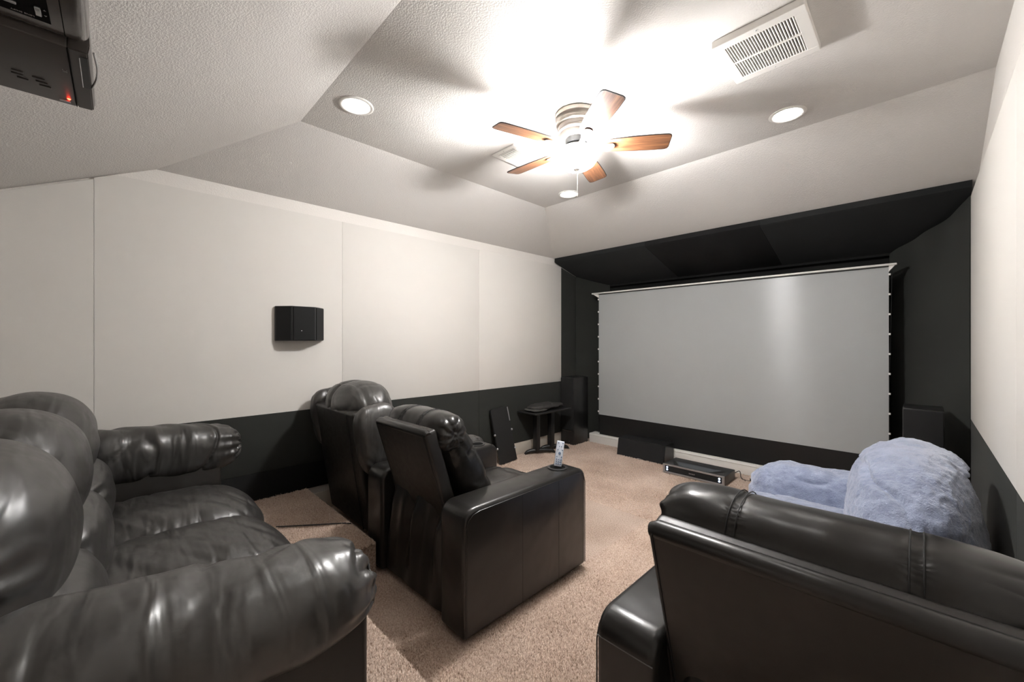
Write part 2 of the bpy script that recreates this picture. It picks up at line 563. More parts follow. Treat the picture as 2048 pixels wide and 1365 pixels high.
for sx, sg in ((SX0, -1), (SX1, 1)):
    obj('tension_cord', tube([(sx + sg * 0.008, SY, 0.13), (sx + sg * 0.004, SY, 1.0), (sx + sg * 0.02, SY, 1.96)], 0.0015, seg=6), M_screenblack, s)
    for i in range(10):
        z = 0.42 + i * 0.168
        obj('tension_tab', box(sx + sg * -0.002, sx + sg * 0.012, SY - 0.004, SY + 0.004, z - 0.008, z + 0.008, 0.002, 2), M_white, s)

# ------------------------------------------------------------------ speakers
def tower(x0, x1, y0, y1, h, label):
    t = thing('tower_speaker', label, 'speaker', ((x0 + x1) / 2, (y0 + y1) / 2, 0), 'black tower speakers')
    obj('cabinet', box(x0, x1, y0 + 0.014, y1, 0.0, h, 0.004, 2), M_spkbox, t)
    obj('grille', box(x0 + 0.004, x1 - 0.004, y0, y0 + 0.0135, 0.20, h - 0.006, 0.005, 3), M_spkgrille, t)
    bm = bmesh.new()
    add_tube(bm, [(x0 + 0.03 + i * (x1 - x0 - 0.06) / 12, y0 + 0.004 , 0.195 - 0.006 * math.sin(PI * i / 12)) for i in range(13)], 0.002, seg=6)
    obj('grille_trim', bm, M_chrome, t)
    obj('badge', box((x0 + x1) / 2 + 0.03, (x0 + x1) / 2 + 0.036, y0 + 0.010, y0 + 0.014, 0.05, 0.056), M_silver, t)
    return t
tower(-3.375, -3.165, 4.22, 4.55, 0.89, 'black tower speaker standing beside the small table at the left of the screen')
tower(-0.093, 0.113, 4.0, 4.31, 0.89, 'black tower speaker standing behind the blue plush chair')

t = thing('center_speaker', 'long black centre speaker lying on the carpet under the screen', 'speaker', (-2.27, 4.4, 0))
bm = bmesh.new()
add_prism(bm, [(4.295, 0.0), (4.335, 0.205), (4.545, 0.205), (4.545, 0.0)], yz, -2.565, -1.985)
bmesh.ops.bevel(bm, geom=list(bm.edges), offset=0.004, segments=2, affect='EDGES')
obj('cabinet', bm, M_spkbox, t)
bm = bmesh.new()
add_prism(bm, [(4.275, 0.006), (4.314, 0.200), (4.333, 0.200), (4.294, 0.006)], yz, -2.561, -1.989)
bmesh.ops.bevel(bm, geom=list(bm.edges), offset=0.004, segments=2, affect='EDGES')
obj('grille', bm, M_spkgrille, t)
obj('badge', box(-2.29, -2.255, 4.274, 4.2775, 0.012, 0.018), M_silver, t)

# surround speaker on the left wall
t = thing('surround_speaker', 'black wedge-sided surround speaker mounted on the beige wall panel', 'speaker', (FXL, 1.01, 1.5))
z0, z1 = 1.372, 1.632
bm = bmesh.new()
add_prism(bm, [(FXL + 0.001, 0.838), (FXL + 0.02, 0.838), (FXL + 0.125, 0.925), (FXL + 0.125, 1.09), (FXL + 0.03, 1.182), (FXL + 0.001, 1.182)], xy, z0, z1)
bmesh.ops.bevel(bm, geom=list(bm.edges), offset=0.003, segments=2, affect='EDGES')
obj('cabinet', bm, M_spkbox, t, True, 25)
obj('front_grille', box(FXL + 0.1255, FXL + 0.135, 0.932, 1.083, z0 + 0.004, z1 - 0.004, 0.004, 3), M_spkgrille, t)
for (a, b) in (((FXL + 0.03, 0.846), (FXL + 0.12, 0.920)), ((FXL + 0.121, 1.094), (FXL + 0.037, 1.175))):
    d = Vector((b[0] - a[0], b[1] - a[1], 0)); nn = Vector((d.y, -d.x, 0)).normalized()
    bm = bmesh.new()
    pl = [a, b, (b[0] + nn.x * 0.006, b[1] + nn.y * 0.006), (a[0] + nn.x * 0.006, a[1] + nn.y * 0.006)]
    add_prism(bm, pl, xy, z0 + 0.006, z1 - 0.006)
    obj('side_grille', bm, M_spkgrille, t, False)
obj('badge', box(FXL + 0.135, FXL + 0.1365, 0.985, 0.99, 1.445, 1.450), M_silver, t)

# ------------------------------------------------------------------ floor projector
t = thing('floor_projector', 'grey and black short-throw projector on the carpet below the screen', 'projector', (-1.575, 4.17, 0))
px0, px1, py0, py1 = -1.87, -1.28, 4.02, 4.33
bm = bmesh.new()
add_box(bm, px0, px1, py0 + 0.012, py1, 0.014, 0.105, 0.006, 3)
obj('housing', bm, mat('dark_grey_metal', (0.045, 0.045, 0.047), 0.35, 0.5, 0.3), t)
bm = bmesh.new()
add_box(bm, px0, px1, py0, py0 + 0.013, 0.014, 0.034, 0.003, 2)
add_box(bm, px0, px1, py0, py0 + 0.013, 0.092, 0.107, 0.003, 2)
add_box(bm, px0 + 0.0005, px0 + 0.022, py0 + 0.0006, py0 + 0.0125, 0.030, 0.095, 0.003, 2)
add_box(bm, px1 - 0.022, px1 - 0.0005, py0 + 0.0006, py0 + 0.0125, 0.030, 0.095, 0.003, 2)
obj('front_frame', bm, M_silver, t)
gr = obj('front_grille', box(px0 + 0.022, px1 - 0.022, py0 + 0.004, py0 + 0.0125, 0.034, 0.092), M_spkgrille, t)
bm = bmesh.new()
for i in range(7):
    add_box(bm, -1.605 + i * 0.0085, -1.6005 + i * 0.0085, py0 + 0.002, py0 + 0.004, 0.056, 0.063 if i % 2 else 0.066)
obj('wordmark', bm, M_silver, gr, False)
bm = bmesh.new()
add_prism(bm, [(px0 + 0.075, py0 + 0.16), (px1 - 0.075, py0 + 0.16), (px1 - 0.15, py0 + 0.035), (px0 + 0.15, py0 + 0.035)], xy, 0.1052, 0.1075)
obj('lens_window', bm, mat('glass_window', (0.12, 0.13, 0.14), 0.08, 0.8), t, False)
bm = bmesh.new()
add_prism(bm, [(px0 + 0.04, py0 + 0.16), (px0 + 0.072, py0 + 0.16), (px0 + 0.147, py0 + 0.035), (px0 + 0.10, py0 + 0.035)], xy, 0.1052, 0.107)
obj('window_surround', bm, M_blackplastic, t, False)
bm = bmesh.new()
add_prism(bm, [(px1 - 0.04, py0 + 0.16), (px1 - 0.072, py0 + 0.16), (px1 - 0.147, py0 + 0.035), (px1 - 0.10, py0 + 0.035)], xy, 0.1052, 0.107)
obj('window_surround', bm, M_blackplastic, t, False)
bm = bmesh.new()
for i in range(6):
    add_box(bm, -1.60 + i * 0.0085, -1.5955 + i * 0.0085, py0 + 0.235, py0 + 0.241, 0.105, 0.1058)
obj('top_wordmark', bm, M_silver, t, False)
for sx in (px0 + 0.045, px1 - 0.045):
    for sz in (0.052, 0.076):
        bm = bmesh.new(); bmesh.ops.create_uvsphere(bm, u_segments=12, v_segments=8, radius=0.009)
        bmesh.ops.translate(bm, verts=bm.verts, vec=(sx, py0 + 0.004, sz))
        obj('sensor', bm, M_bluelight, t)
for sx in (px0 + 0.05, px1 - 0.05):
    for sy in (py0 + 0.05, py1 - 0.05):
        bm = bmesh.new(); add_lathe(bm, [(0.014, 0), (0.014, 0.015)], (sx, sy, 0), 16, True, True)
        obj('foot', bm, M_blackplastic, t)
pts = [(px1 - 0.02, py1 + 0.004, 0.055), (px1 + 0.03, py1 + 0.03, 0.09), (px1 + 0.05, py1 + 0.02, 0.03), (px1 + 0.09, py1 + 0.035, 0.012), (px1 + 0.14, py1 + 0.05, 0.014)]
def spline(pts, n=8):
    pts = [Vector(p) for p in pts]; out = []
    P = [pts[0]] + pts + [pts[-1]]
    for i in range(1, len(P) - 2):
        a, b, c, d = P[i - 1], P[i], P[i + 1], P[i + 2]
        for k in range(n):
            u = k / n
            out.append(0.5 * ((2 * b) + (c - a) * u + (2 * a - 5 * b + 4 * c - d) * u * u + (-a + 3 * b - 3 * c + d) * u ** 3))
    out.append(pts[-1]); return out
obj('power_cable', tube(spline(pts), 0.0035, seg=8), M_blackplastic, t)
t = thing('power_strip', 'small black power strip on the carpet between projector and blue chair', 'power strip', (-1.08, 4.385, 0))
obj('body', box(-1.14, -0.90, 4.36, 4.42, 0.0, 0.042, 0.008, 3), M_blackplastic, t)
for i in range(3):
    obj('socket', box(-1.12 + i * 0.07, -1.085 + i * 0.07, 4.375, 4.405, 0.0415, 0.0435, 0.001, 1), M_dark, t)
obj('cord_plug', box(-1.165, -1.138, 4.378, 4.402, 0.008, 0.034, 0.004, 2), M_blackplastic, t)

# ------------------------------------------------------------------ small pedestal table, cloth bag, leaning board
t = thing('pedestal_table', 'black folding table on two pedestal legs by the wainscot', 'table', (-3.24, 3.73, 0))
TZ = 0.535
lx = -3.245
tabt = obj('tabletop', box(lx - 0.135, lx + 0.165, 3.40, 4.07, TZ - 0.022, TZ, 0.008, 3), M_blackplastic, t)
for ly in (3.60, 3.87):
    lg = obj('leg', box(lx - 0.034, lx + 0.034, ly - 0.030, ly + 0.030, 0.045, TZ - 0.022, 0.005, 2), M_blackplastic, t)
    bm = bmesh.new()
    pts = [(lx - 0.075, ly - 0.125, 0.012), (lx - 0.055, ly - 0.09, 0.042), (lx, ly, 0.055), (lx + 0.10, ly + 0.15, 0.044), (lx + 0.125, ly + 0.19, 0.012)]
    add_tube(bm, spline(pts, 6), [0.013 + 0.012 * math.sin(PI * i_ / 24) for i_ in range(25)], seg=10)
    ft = obj('foot_base', bm, M_blackplastic, t)
    bm = bmesh.new()
    add_box(bm, lx + 0.118, lx + 0.142, ly + 0.183, ly + 0.197, 0.002, 0.026, 0.003, 2)
    obj('foot_glide', bm, M_silver, ft)
t = thing('cloth_bag', 'crumpled dark cloth bag lying on the small black table', 'bag', (lx, 3.72, TZ))
soft('body', (lx + 0.01, 3.74, TZ + 0.040), (0.25, 0.56, 0.068), (2.6, 2.6, 2.4), 26, lambda p, q: 0.012 * ns(p, 9, 7, 5, 3) - 0.012 * crease(p, 7, 6, 4, 9), None, make_fabric('charcoal_cloth', (0.040, 0.038, 0.036)), t)
soft('flap', (lx + 0.03, 3.56, TZ + 0.021), (0.22, 0.28, 0.03), (3, 3, 2.2), 20, lambda p, q: 0.010 * ns(p, 14, 11, 5, 8), None, make_fabric('charcoal_cloth_flap', (0.055, 0.053, 0.050)), t, ry=0.03)
bm = bmesh.new(); add_lathe(bm, [(0.006, 0), (0.006, 0.004)], (lx + 0.07, 3.80, TZ + 0.060), 14, True, True)
obj('snap_button', bm, M_silver, t)

t = thing('leaning_board', 'black rectangular tabletop board leaning against the black wainscot', 'board', (-3.25, 3.10, 0))
# board leans towards the wall; its own frame: u along y, v up the board
def board_pt(u, v, d):
    th = math.atan2(0.135, 0.60)
    base = Vector((-3.225, 2.985, 0.004))
    up = Vector((-math.sin(th), -0.055, math.cos(th)))
    side = Vector((-0.05, 1.0, 0.06)).normalized()
    nrm = side.cross(up).normalized()
    return base + side * u + up * v + nrm * d
pl = [(0, 0), (0.27, 0), (0.27, 0.60), (0.262, 0.612)] + [(0.02, 0.612), (0.006, 0.606), (0, 0.592)]
bm = bmesh.new(); add_prism(bm, pl, board_pt, -0.009, 0.009)
obj('panel', bm, M_blackplastic, t, True, 30)
for (u, v) in ((-0.004, 0.33), (-0.004, 0.18), (0.272, 0.34), (0.272, 0.13)):
    bm = bmesh.new()
    c0 = board_pt(u, v, 0.010)
    bmesh.ops.create_uvsphere(bm, u_segments=12, v_segments=8, radius=0.013)
    bmesh.ops.translate(bm, verts=bm.verts, vec=c0)
    obj('clip', bm, M_silver, t)
bm = bmesh.new(); add_prism(bm, [(0.262, 0.44), (0.276, 0.44), (0.276, 0.60), (0.262, 0.60)], board_pt, -0.010, 0.0105)
obj('edge_strip', bm, M_silver, t, False)

# ------------------------------------------------------------------ home theatre recliners
def recliner(xc, y0, sw, awl, awr, label, bw, name='theater_recliner', cup=True, details=1):
    """sw seat width between the arms, bw width of the back; faces +y, arms start at y0"""
    t = thing(name, label, 'recliner', (xc, y0 + 0.45, 0), 'black leather theatre recliners')
    AH, AL = 0.615, 0.915
    xi0, xi1 = xc - sw / 2, xc + sw / 2
    for sg, aw in ((-1, awl), (1, awr)):
        if aw <= 0: continue
        x0, x1 = (xi0 - aw, xi0) if sg < 0 else (xi1, xi1 + aw)
        bm = bmesh.new()
        b2 = bmesh.new(); bmesh.ops.create_cube(b2, size=1.0)
        for v in b2.verts:
            v.co = Vector(((x0 + x1) / 2 + v.co.x * aw, y0 + AL / 2 + v.co.y * AL, 0.035 + (AH - 0.035) / 2 + v.co.z * (AH - 0.035)))
        # large round over the top ends, smaller round on the long edges
        ends = [e for e in b2.edges if abs(e.verts[0].co.z - AH) < 1e-4 and abs(e.verts[1].co.z - AH) < 1e-4 and abs(e.verts[0].co.y - e.verts[1].co.y) < 1e-4]
        bmesh.ops.bevel(b2, geom=ends, offset=0.065, segments=6, profile=0.5, affect='EDGES')
        b2.edges.ensure_lookup_table()
        sharp = [e for e in b2.edges if len(e.link_faces) == 2 and e.calc_face_angle(0) > 0.6]
        bmesh.ops.bevel(b2, geom=sharp, offset=0.022, segments=4, profile=0.5, affect='EDGES')
        merge(bm, b2)
        arm = obj('armrest', bm, M_lea, t, True, 50)
        arm.data.update()
        # welt along the top edge and panel seams on the outer side
        xo = x1 if sg > 0 else x0
        zt = AH - 0.020
        path = [(xo + sg * 0.0008, y0 + 0.010, 0.05), (xo + sg * 0.0008, y0 + 0.010, AH - 0.085), (xo + sg * 0.0008, y0 + 0.022, AH - 0.050), (xo + sg * 0.0008, y0 + 0.05, AH - 0.028), (xo + sg * 0.0008, y0 + 0.09, zt),
                (xo + sg * 0.0008, y0 + AL - 0.09, zt), (xo + sg * 0.0008, y0 + AL - 0.05, AH - 0.028), (xo + sg * 0.0008, y0 + AL - 0.022, AH - 0.05), (xo + sg * 0.0008, y0 + AL - 0.010, AH - 0.085), (xo + sg * 0.0008, y0 + AL - 0.010, 0.05)]
        obj('piping', tube(path, 0.0022, seg=6), M_lea, arm)
        for yy in (y0 + 0.37, y0 + 0.66):
            obj('seam', tube([(xo - sg * 0.0004, yy, 0.05), (xo - sg * 0.0004, yy, AH - 0.025)], 0.0013, seg=6), M_seam, arm)
        if details > 1:
            zz = AH - 0.066
            xa, xb = x0 + 0.006, x1 - 0.006
            obj('seam', tube([(xa, y0 + 0.001, zz), (xb, y0 + 0.001, zz)], 0.002, seg=6), M_seamlight, arm)
        if cup and aw > 0.12:
            cx, cy = (x0 + x1) / 2 - sg * 0.012, y0 + AL - 0.135
            bm = bmesh.new()
            add_lathe(bm, [(0.060, 0.0), (0.060, 0.004), (0.055, 0.006), (0.048, 0.005), (0.046, 0.0015)], (cx, cy, AH), 40)
            ch = obj('cup_holder', bm, mat('dark_metal_rim', (0.05, 0.05, 0.05), 0.3, 0.5, 0.6), t)
            bm = bmesh.new(); add_lathe(bm, [(0.046, 0.0), (0.0001, 0.0)], (cx, cy, AH + 0.0016), 40)
            obj('well', bm, M_dark, ch)
    # base and seat
    obj('base', box(xi0 + 0.004, xi1 - 0.004, y0 + 0.12, y0 + 0.86, 0.03, 0.30, 0.01, 2), M_leaback, t)
    def sd(p, q): return 0.010 * ns(p, 5, 4, 3, 2.1 + xc) - 0.008 * crease(p, 3.5, 5, 4, 1 + xc) * (q.z > 0) - (0.012 * max(0, 1 - abs(abs(p.x) - sw * 0.30) / 0.012) if q.z > 0 else 0)
    soft('seat_cushion', (xc, y0 + 0.60, 0.395), (sw - 0.006, 0.64, 0.20), (5, 5, 3.2), 34, sd, None, M_lea, t)
    soft('footrest', (xc, y0 + 0.895, 0.22), (sw - 0.01, 0.09, 0.33), (6, 3, 5), 20, lambda p, q: 0.006 * ns(p, 6, 4, 5, 4), None, M_lea, t)
    # back panel (leaning) ------------------------------------------------
    ya, za, yb, zbm = y0 - 0.062, 0.925, y0 + 0.080, 0.47
    lean = math.atan2(yb - ya, za - zbm)
    L_ = math.hypot(yb - ya, za - zbm)
    R = Matrix.Rotation(lean, 3, 'X')
    bm = bmesh.new()
    add_box(bm, xc - bw / 2, xc + bw / 2, 0, 0.075, -L_, 0, 0.018, 5)
    bmesh.ops.rotate(bm, verts=bm.verts, cent=(0, 0, 0), matrix=R)
    bmesh.ops.translate(bm, verts=bm.verts, vec=(0, ya, za))
    bp = obj('back_panel', bm, M_leaback, t, True, 50)
    # rolled lip on the panel's top edge
    bm = tube([(xc - bw / 2 + 0.002, ya + 0.026, za - 0.010), (xc - bw / 2 + 0.02, ya + 0.026, za - 0.006), (xc + bw / 2 - 0.02, ya + 0.026, za - 0.006), (xc + bw / 2 - 0.002, ya + 0.026, za - 0.010)], [0.018, 0.024, 0.024, 0.018], seg=16)
    obj('top_roll', bm, M_lea, bp)
    def on_panel(x, s_, d):
        v = R @ Vector((0, d, -s_)); return (x, ya + v.y, za + v.z)
    for sg in (-1, 1):
        obj('seam', tube([on_panel(xc + sg * (bw / 2 - 0.014), 0.01, -0.0002), on_panel(xc + sg * (bw / 2 - 0.014), L_ - 0.02, -0.0002)], 0.0018, seg=6), M_seam, bp)
    # back cushion
    ln = math.radians(27)
    def bd(p, q):
        f = 0.008 * ns(p, 5, 5, 4, xc + 5) + 0.006 * ns((p.x, p.y, p.z + 0.4 * p.x), 2, 4, 15, xc + 8) * abs(q.x) ** 1.5 - 0.006 * crease(p, 2.0, 4, 8, xc + 1.3) * abs(q.x) ** 2
        return f - 0.02 * max(0, 1 - abs(p.z - 0.10) / 0.02) * (q.y > 0)
    soft('back_cushion', (xc, y0 + 0.225, 0.695), (sw - 0.02, 0.20, 0.56), (5, 3, 4), 40, bd, None, M_lea, t, rx=ln)
    # head roll
    rl = sw / 2 + 0.045 if details > 1 else sw / 2 + 0.012
    def rd(p, q):
        e = max(0, abs(p.x) - (rl - 0.17)) / 0.17
        g = -0.022 * e ** 1.5 if e > 0 else 0
        g += 0.004 * ns(p, 6, 8, 8, xc + 2) + 0.0022 * ns((p.x + 0.5 * p.z, p.y, p.z), 22, 14, 14, xc + 4) + e * (0.006 * ns(p, 7, 24, 24, xc) - 0.005 * crease(p, 6, 14, 14, xc + 3))
        a_ = math.atan2(p.z, p.y)
        g += 0.004 * e ** 2 * math.sin(a_ * 9 + 1.5 * ns(p, 6, 6, 6, xc))
        for xs in (-rl + 0.215, rl - 0.215):
            g -= 0.006 * max(0, 1 - abs(p.x - xs) / 0.010)
        return g
    def rw(P):
        return P
    hr = soft('head_roll', (xc, y0 + 0.105, 0.900), (2 * rl, 0.215, 0.215), (9, 2.3, 2.3), 56 if details > 1 else 40, rd, rw, M_lea, t)
    for xs in (xc - rl + 0.215, xc + rl - 0.215):
        for dx in (-0.009, 0.009):
            pts = []
            for k in range(25):
                a = -0.30 * PI + 1.3 * PI * k / 24
                rs_ = 0.1075 / (abs(math.cos(a)) ** 2.3 + abs(math.sin(a)) ** 2.3) ** (1 / 2.3) + 0.0012
                pts.append((xs + dx, y0 + 0.105 - rs_ * math.cos(a), 0.900 + rs_ * math.sin(a)))
            obj('seam', tube(pts, 0.0014, seg=6), M_seam, hr)
    # draped rear skirt
    nU, nV = 70, 34
    V = []; F = []
    x0, x1 = xc - sw / 2 - 0.02, xc + sw / 2 - 0.004
    for sd_ in (0, 1):
        for i in range(nU + 1):
            u = i / nU
            for j in range(nV + 1):
                v = j / nV
                ztop = 0.575 - 0.02 * u
                z = ztop + (0.045 - ztop) * v
                fold = 1.5 * (0.022 * math.sin(u * 17 + 2.2 * v + 0.6) + 0.012 * math.sin(u * 31 + 4 * v)) * (0.35 + 0.65 * math.exp(-((v - 0.35) / 0.35) ** 2)) * (1 - 0.7 * v) * min(1, 0.15 + v / 0.22)
                yy = (y0 + 0.045) + 0.03 * (1 - v) * (1 - v) + fold - 0.01
                xx = x0 + (x1 - x0) * u + 0.035 * (0.5 - u) * 2 * math.exp(-((v - 0.35) / 0.25) ** 2) * 0.4
                V.append((xx, yy + 0.006 * sd_, z))
    W = nV + 1; off = (nU + 1) * W
    for i in range(nU):
        for j in range(nV):
            a = i * W + j
            F.append([a, a + 1, a + W + 1, a + W]); F.append([off + a, off + a + W, off + a + W + 1, off + a + 1])
    for i in range(nU):
        F.append([i * W, (i + 1) * W, off + (i + 1) * W, off + i * W])
        a = i * W + nV; F.append([a, off + a, off + a + W, a + W])
    for j in range(nV):
        F.append([j, off + j, off + j + 1, j + 1]); a = nU * W + j; F.append([a, a + 1, off + a + 1, off + a])
    raw('rear_skirt', V, F, M_lea, t, True, 70)
    return t

A_X, A_Y = -1.895, 1.09
recliner(A_X, A_Y, 0.59, 0.19, 0.19, 'black leather recliner with a remote in its cup holder, middle of the room', 0.51)
recliner(-0.15, 0.955, 0.63, 0.175, 0.07, 'black leather recliner seen from behind, close to the camera by the right wall', 0.615, details=2)

# remote control standing in the cup holder
cx, cy = A_X + 0.295 + 0.095 - 0.012, A_Y + 0.915 - 0.135
t = thing('remote_control', 'slim silver remote control standing in the recliner cup holder', 'remote control', (cx, cy, 0.617))
fw = Vector((-0.40, -0.45, 0.0))
Rr = Matrix.Rotation(ANG + 0.12, 3, 'Z') @ Matrix.Rotation(math.radians(-14), 3, 'X') @ Matrix.Rotation(math.radians(11), 3, 'Y')
def rem(b):
    bmesh.ops.rotate(b, verts=b.verts, cent=(0, 0, 0), matrix=Rr); bmesh.ops.translate(b, verts=b.verts, vec=(cx, cy, 0.621)); return b
obj('body', rem(box(-0.023, 0.023, -0.008, 0.008, 0, 0.150, 0.005, 3)), mat('silver_plastic', (0.62, 0.66, 0.74), 0.3, 0.5, 0.2), t)
M_btn = mat('blue_grey_button', (0.16, 0.22, 0.33), 0.4)
def rbtn(x, z, r=0.0036):
    b = bmesh.new(); add_lathe(b, [(r, 0), (r, 0.0016), (r * 0.6, 0.0022)], (0, 0, 0), 14, True, True)
    bmesh.ops.rotate(b, verts=b.verts, cent=(0, 0, 0), matrix=Matrix.Rotation(PI / 2, 3, 'X')); bmesh.ops.translate(b, verts=b.verts, vec=(x, -0.008, z))
    obj('button', rem(b), M_btn, t)
for (x, z, r) in ((-0.013, 0.138, 0.0035), (0.013, 0.138, 0.0035), (-0.013, 0.098, 0.0035), (0.014, 0.098, 0.0035), (0, 0.078, 0.008), (-0.014, 0.058, 0.0035), (0.014, 0.058, 0.0035), (-0.006, 0.118, 0.003), (0.006, 0.118, 0.003)):
    rbtn(x, z, r)
for r_ in range(3):
    for c_ in range(3):
        rbtn(-0.013 + 0.013 * c_, 0.016 + 0.013 * r_, 0.0038)

# ------------------------------------------------------------------ puffy-backed recliner by the left wall
t = thing('overstuffed_recliner', 'black leather recliner with a puffy domed back beside the left wall', 'recliner', (-2.86, 1.6, 0))
bx0, bx1, by = -3.27, -2.50, 1.17
lean = math.atan2(0.13, 0.83)
bm = bmesh.new()
add_box(bm, bx0 + 0.02, bx1 - 0.05, 0, 0.10, -0.83, 0, 0.02, 4)
bmesh.ops.rotate(bm, verts=bm.verts, cent=(0, 0, 0), matrix=Matrix.Rotation(lean, 3, 'X'))
bmesh.ops.translate(bm, verts=bm.verts, vec=(0, by - 0.10, 0.90))
bp = obj('back_panel', bm, M_leaback, t, True, 50)
obj('seam', tube([(bx1 - 0.15, by - 0.105, 0.885), (bx1 - 0.15, by + 0.02, 0.09)], 0.0035, seg=6), M_seam, bp)
def pd(p, q):
    g = 0.010 * ns(p, 4, 4, 4, 1.2) - 0.004 * crease(p, 5, 6, 5, 4.1)
    g -= 0.020 * max(0, 1 - abs(p.x + 0.06) / 0.025) * (q.z > -0.2)
    if q.x > 0.2: g += 0.014 * ns(p, 3, 14, 10, 9) * (q.x - 0.2)
    return g
soft('head_pillow', (-2.885, by + 0.085, 0.90), (0.66, 0.36, 0.36), (2.8, 2.3, 2.3), 46, pd, None, M_sofa, t, rx=0.15)
soft('lumbar_cushion', (-2.885, by + 0.22, 0.63), (0.60, 0.24, 0.42), (4, 2.6, 3), 30, pd, None, M_sofa, t, rx=0.3)
def wd(p, q): return 0.007 * ns(p, 7, 7, 5, 2) - 0.004 * crease(p, 9, 9, 5, 3)
soft('side_wing', (-2.475, by + 0.045, 0.735), (0.155, 0.30, 0.46), (3, 3, 3), 30, wd, None, M_sofa, t, rx=0.17)
soft('side_wing', (-3.265, by + 0.045, 0.775), (0.135, 0.30, 0.46), (3, 3, 3), 26, wd, None, M_sofa, t, rx=0.17)
for (x0, x1) in ((-3.335, -3.17), (-2.60, -2.405)):
    soft('armrest', ((x0 + x1) / 2, 1.72, 0.50), (x1 - x0, 0.78, 0.26), (3, 6, 3), 30, wd, None, M_sofa, t)
    obj('arm_panel', box(x0 + 0.01, x1 - 0.01, 1.32, 2.07, 0.04, 0.42, 0.015, 3), M_leaback, t)
obj('base', box(-3.17, -2.615, 1.25, 2.0, 0.03, 0.30, 0.01, 2), M_leaback, t)
soft('seat_cushion', (-2.8925, 1.72, 0.39), (0.56, 0.66, 0.22), (4, 5, 3), 28, wd, None, M_sofa, t)
soft('footrest', (-2.8925, 2.06, 0.23), (0.55, 0.12, 0.34), (5, 3, 4), 20, wd, None, M_sofa, t)
# black power cord of that recliner on the carpet
bm = tube(spline([(-2.80, 0.70, RIS + 0.018), (-2.66, 0.88, RIS + 0.018), (-2.57, 1.00, RIS + 0.018), (-2.52, 1.05, RIS + 0.018)]), 0.004, seg=8)
tag(obj('extension_lead', bm, M_blackplastic, None, True, 60, (-2.6, 0.9, RIS)), 'thin black power cord on the dark carpet between sofa and recliners', 'cord')

# ------------------------------------------------------------------ sofa on the riser
t = thing('leather_sofa', 'three-seat overstuffed black leather sofa along the left foreground', 'sofa', (-2.12, 0.05, RIS))
SB = RIS
na, fa = -1.095, -3.165           # arm centres
FRONT = 0.50
obj('frame', box(fa + 0.10, na - 0.10, -0.42, 0.47, SB + 0.03, 0.40, 0.02, 3), M_sofa, t)
obj('rear_panel', box(fa - 0.10, na + 0.10, -0.60, -0.48, SB + 0.03, 0.98, 0.03, 4), M_sofa, t)
def arm_disp(seed, sgn):
    def f(p, q):
        g = 0.007 * ns(p, 3, 2.4, 3, seed)
        u_ = p.y + sgn * 0.75 * p.x - 0.45 * p.z
        g += 0.011 * ns((u_, p.x - 0.3 * p.y, p.z), 8.5, 2.2, 2.2, seed + 3)
        g += 0.005 * ns((u_, p.x, p.z), 19, 4, 4, seed + 5)
        g -= 0.013 * crease((u_ * 1.0, p.x - 0.2 * p.y, p.z), 4.2, 1.4, 1.4, seed + 7, 0.11)
        e = max(0, p.y - 0.30) / 0.18
        if e > 0:
            a = math.atan2(p.z, p.x)
            g += 0.0045 * e * e * math.sin(a * 13 + 2.5 * ns(p, 5, 5, 5, seed)) + 0.004 * e * ns(p, 14, 8, 14, seed)
        return g
    return f
for cx_, sg, seed in ((na, 1, 2.0), (fa, -1, 14.0)):
    def warp(P, sg=sg):
        P = P.copy()
        P[:, 2] -= 0.035 * np.clip((-P[:, 1] - 0.1) / 0.4, 0, 1) ** 1.4     # sinks toward the back
        P[:, 2] += 0.012 * np.sin((P[:, 1] + 0.5) * 5)
        o_ = np.clip((P[:, 0] * sg + 0.02) / 0.10, 0, 1)
        P[:, 2] = np.where(P[:, 2] < 0, P[:, 2] * (1 - 0.52 * o_ * o_ * (3 - 2 * o_)), P[:, 2])
        return P
    am = soft('armrest', (cx_, 0.01 if sg > 0 else 0.045, 0.708), (0.305, 0.98 if sg > 0 else 1.06, 0.315), (2.7, 6, 2.6), 90, arm_disp(seed, sg), warp, M_sofa, t)
    xo = cx_ + sg * 0.105; xi = cx_ - sg * 0.115
    obj('arm_panel', box(min(xo, xi), max(xo, xi), -0.47, FRONT - 0.04, SB + 0.02, 0.70, 0.02, 4), M_leaback, t)
    # gathered stitching round the pillow's front
    vv = [v.co + wloc(am) for v in am.data.vertices]
    bins = [[] for _ in range(40)]
    for v in vv:
        if abs(v.y - ((FRONT if sg > 0 else FRONT + 0.075) - 0.022)) < 0.014:
            bins[int((math.atan2(v.z - 0.705, v.x - cx_) + PI) / (2 * PI) * 39.999)].append(v)
    pts = []
    for q_, b_ in enumerate(bins):
        if b_:
            c_ = sum(b_, Vector()) / len(b_)
            pts.append(c_ + Vector((0, 0.003 * math.sin(q_ * 2.1), 0)))
    obj('stitching', tube(pts, 0.004, seg=8, closed=True), M_sofa, am)
inner0, inner1 = fa + 0.14, na - 0.14
swid = (inner1 - inner0) / 3
def seat_disp(seed):
    def f(p, q):
        g = 0.009 * ns(p, 3.2, 2.6, 3, seed)
        w_ = math.hypot(p.x + 0.5, p.y - 0.9)
        g += 0.008 * ns((w_, math.atan2(p.x + 0.5, 0.9 - p.y), 0), 20, 3.0, 1, seed + 4)
        g -= 0.006 * crease((w_, p.y, 0), 8, 1.6, 1, seed + 8, 0.14)
        ed = max(0, abs(q.x) - 0.55) / 0.45
        g += 0.007 * ed * ns((p.x, p.y, p.z), 3, 17, 3, seed + 2)
        return g
    return f
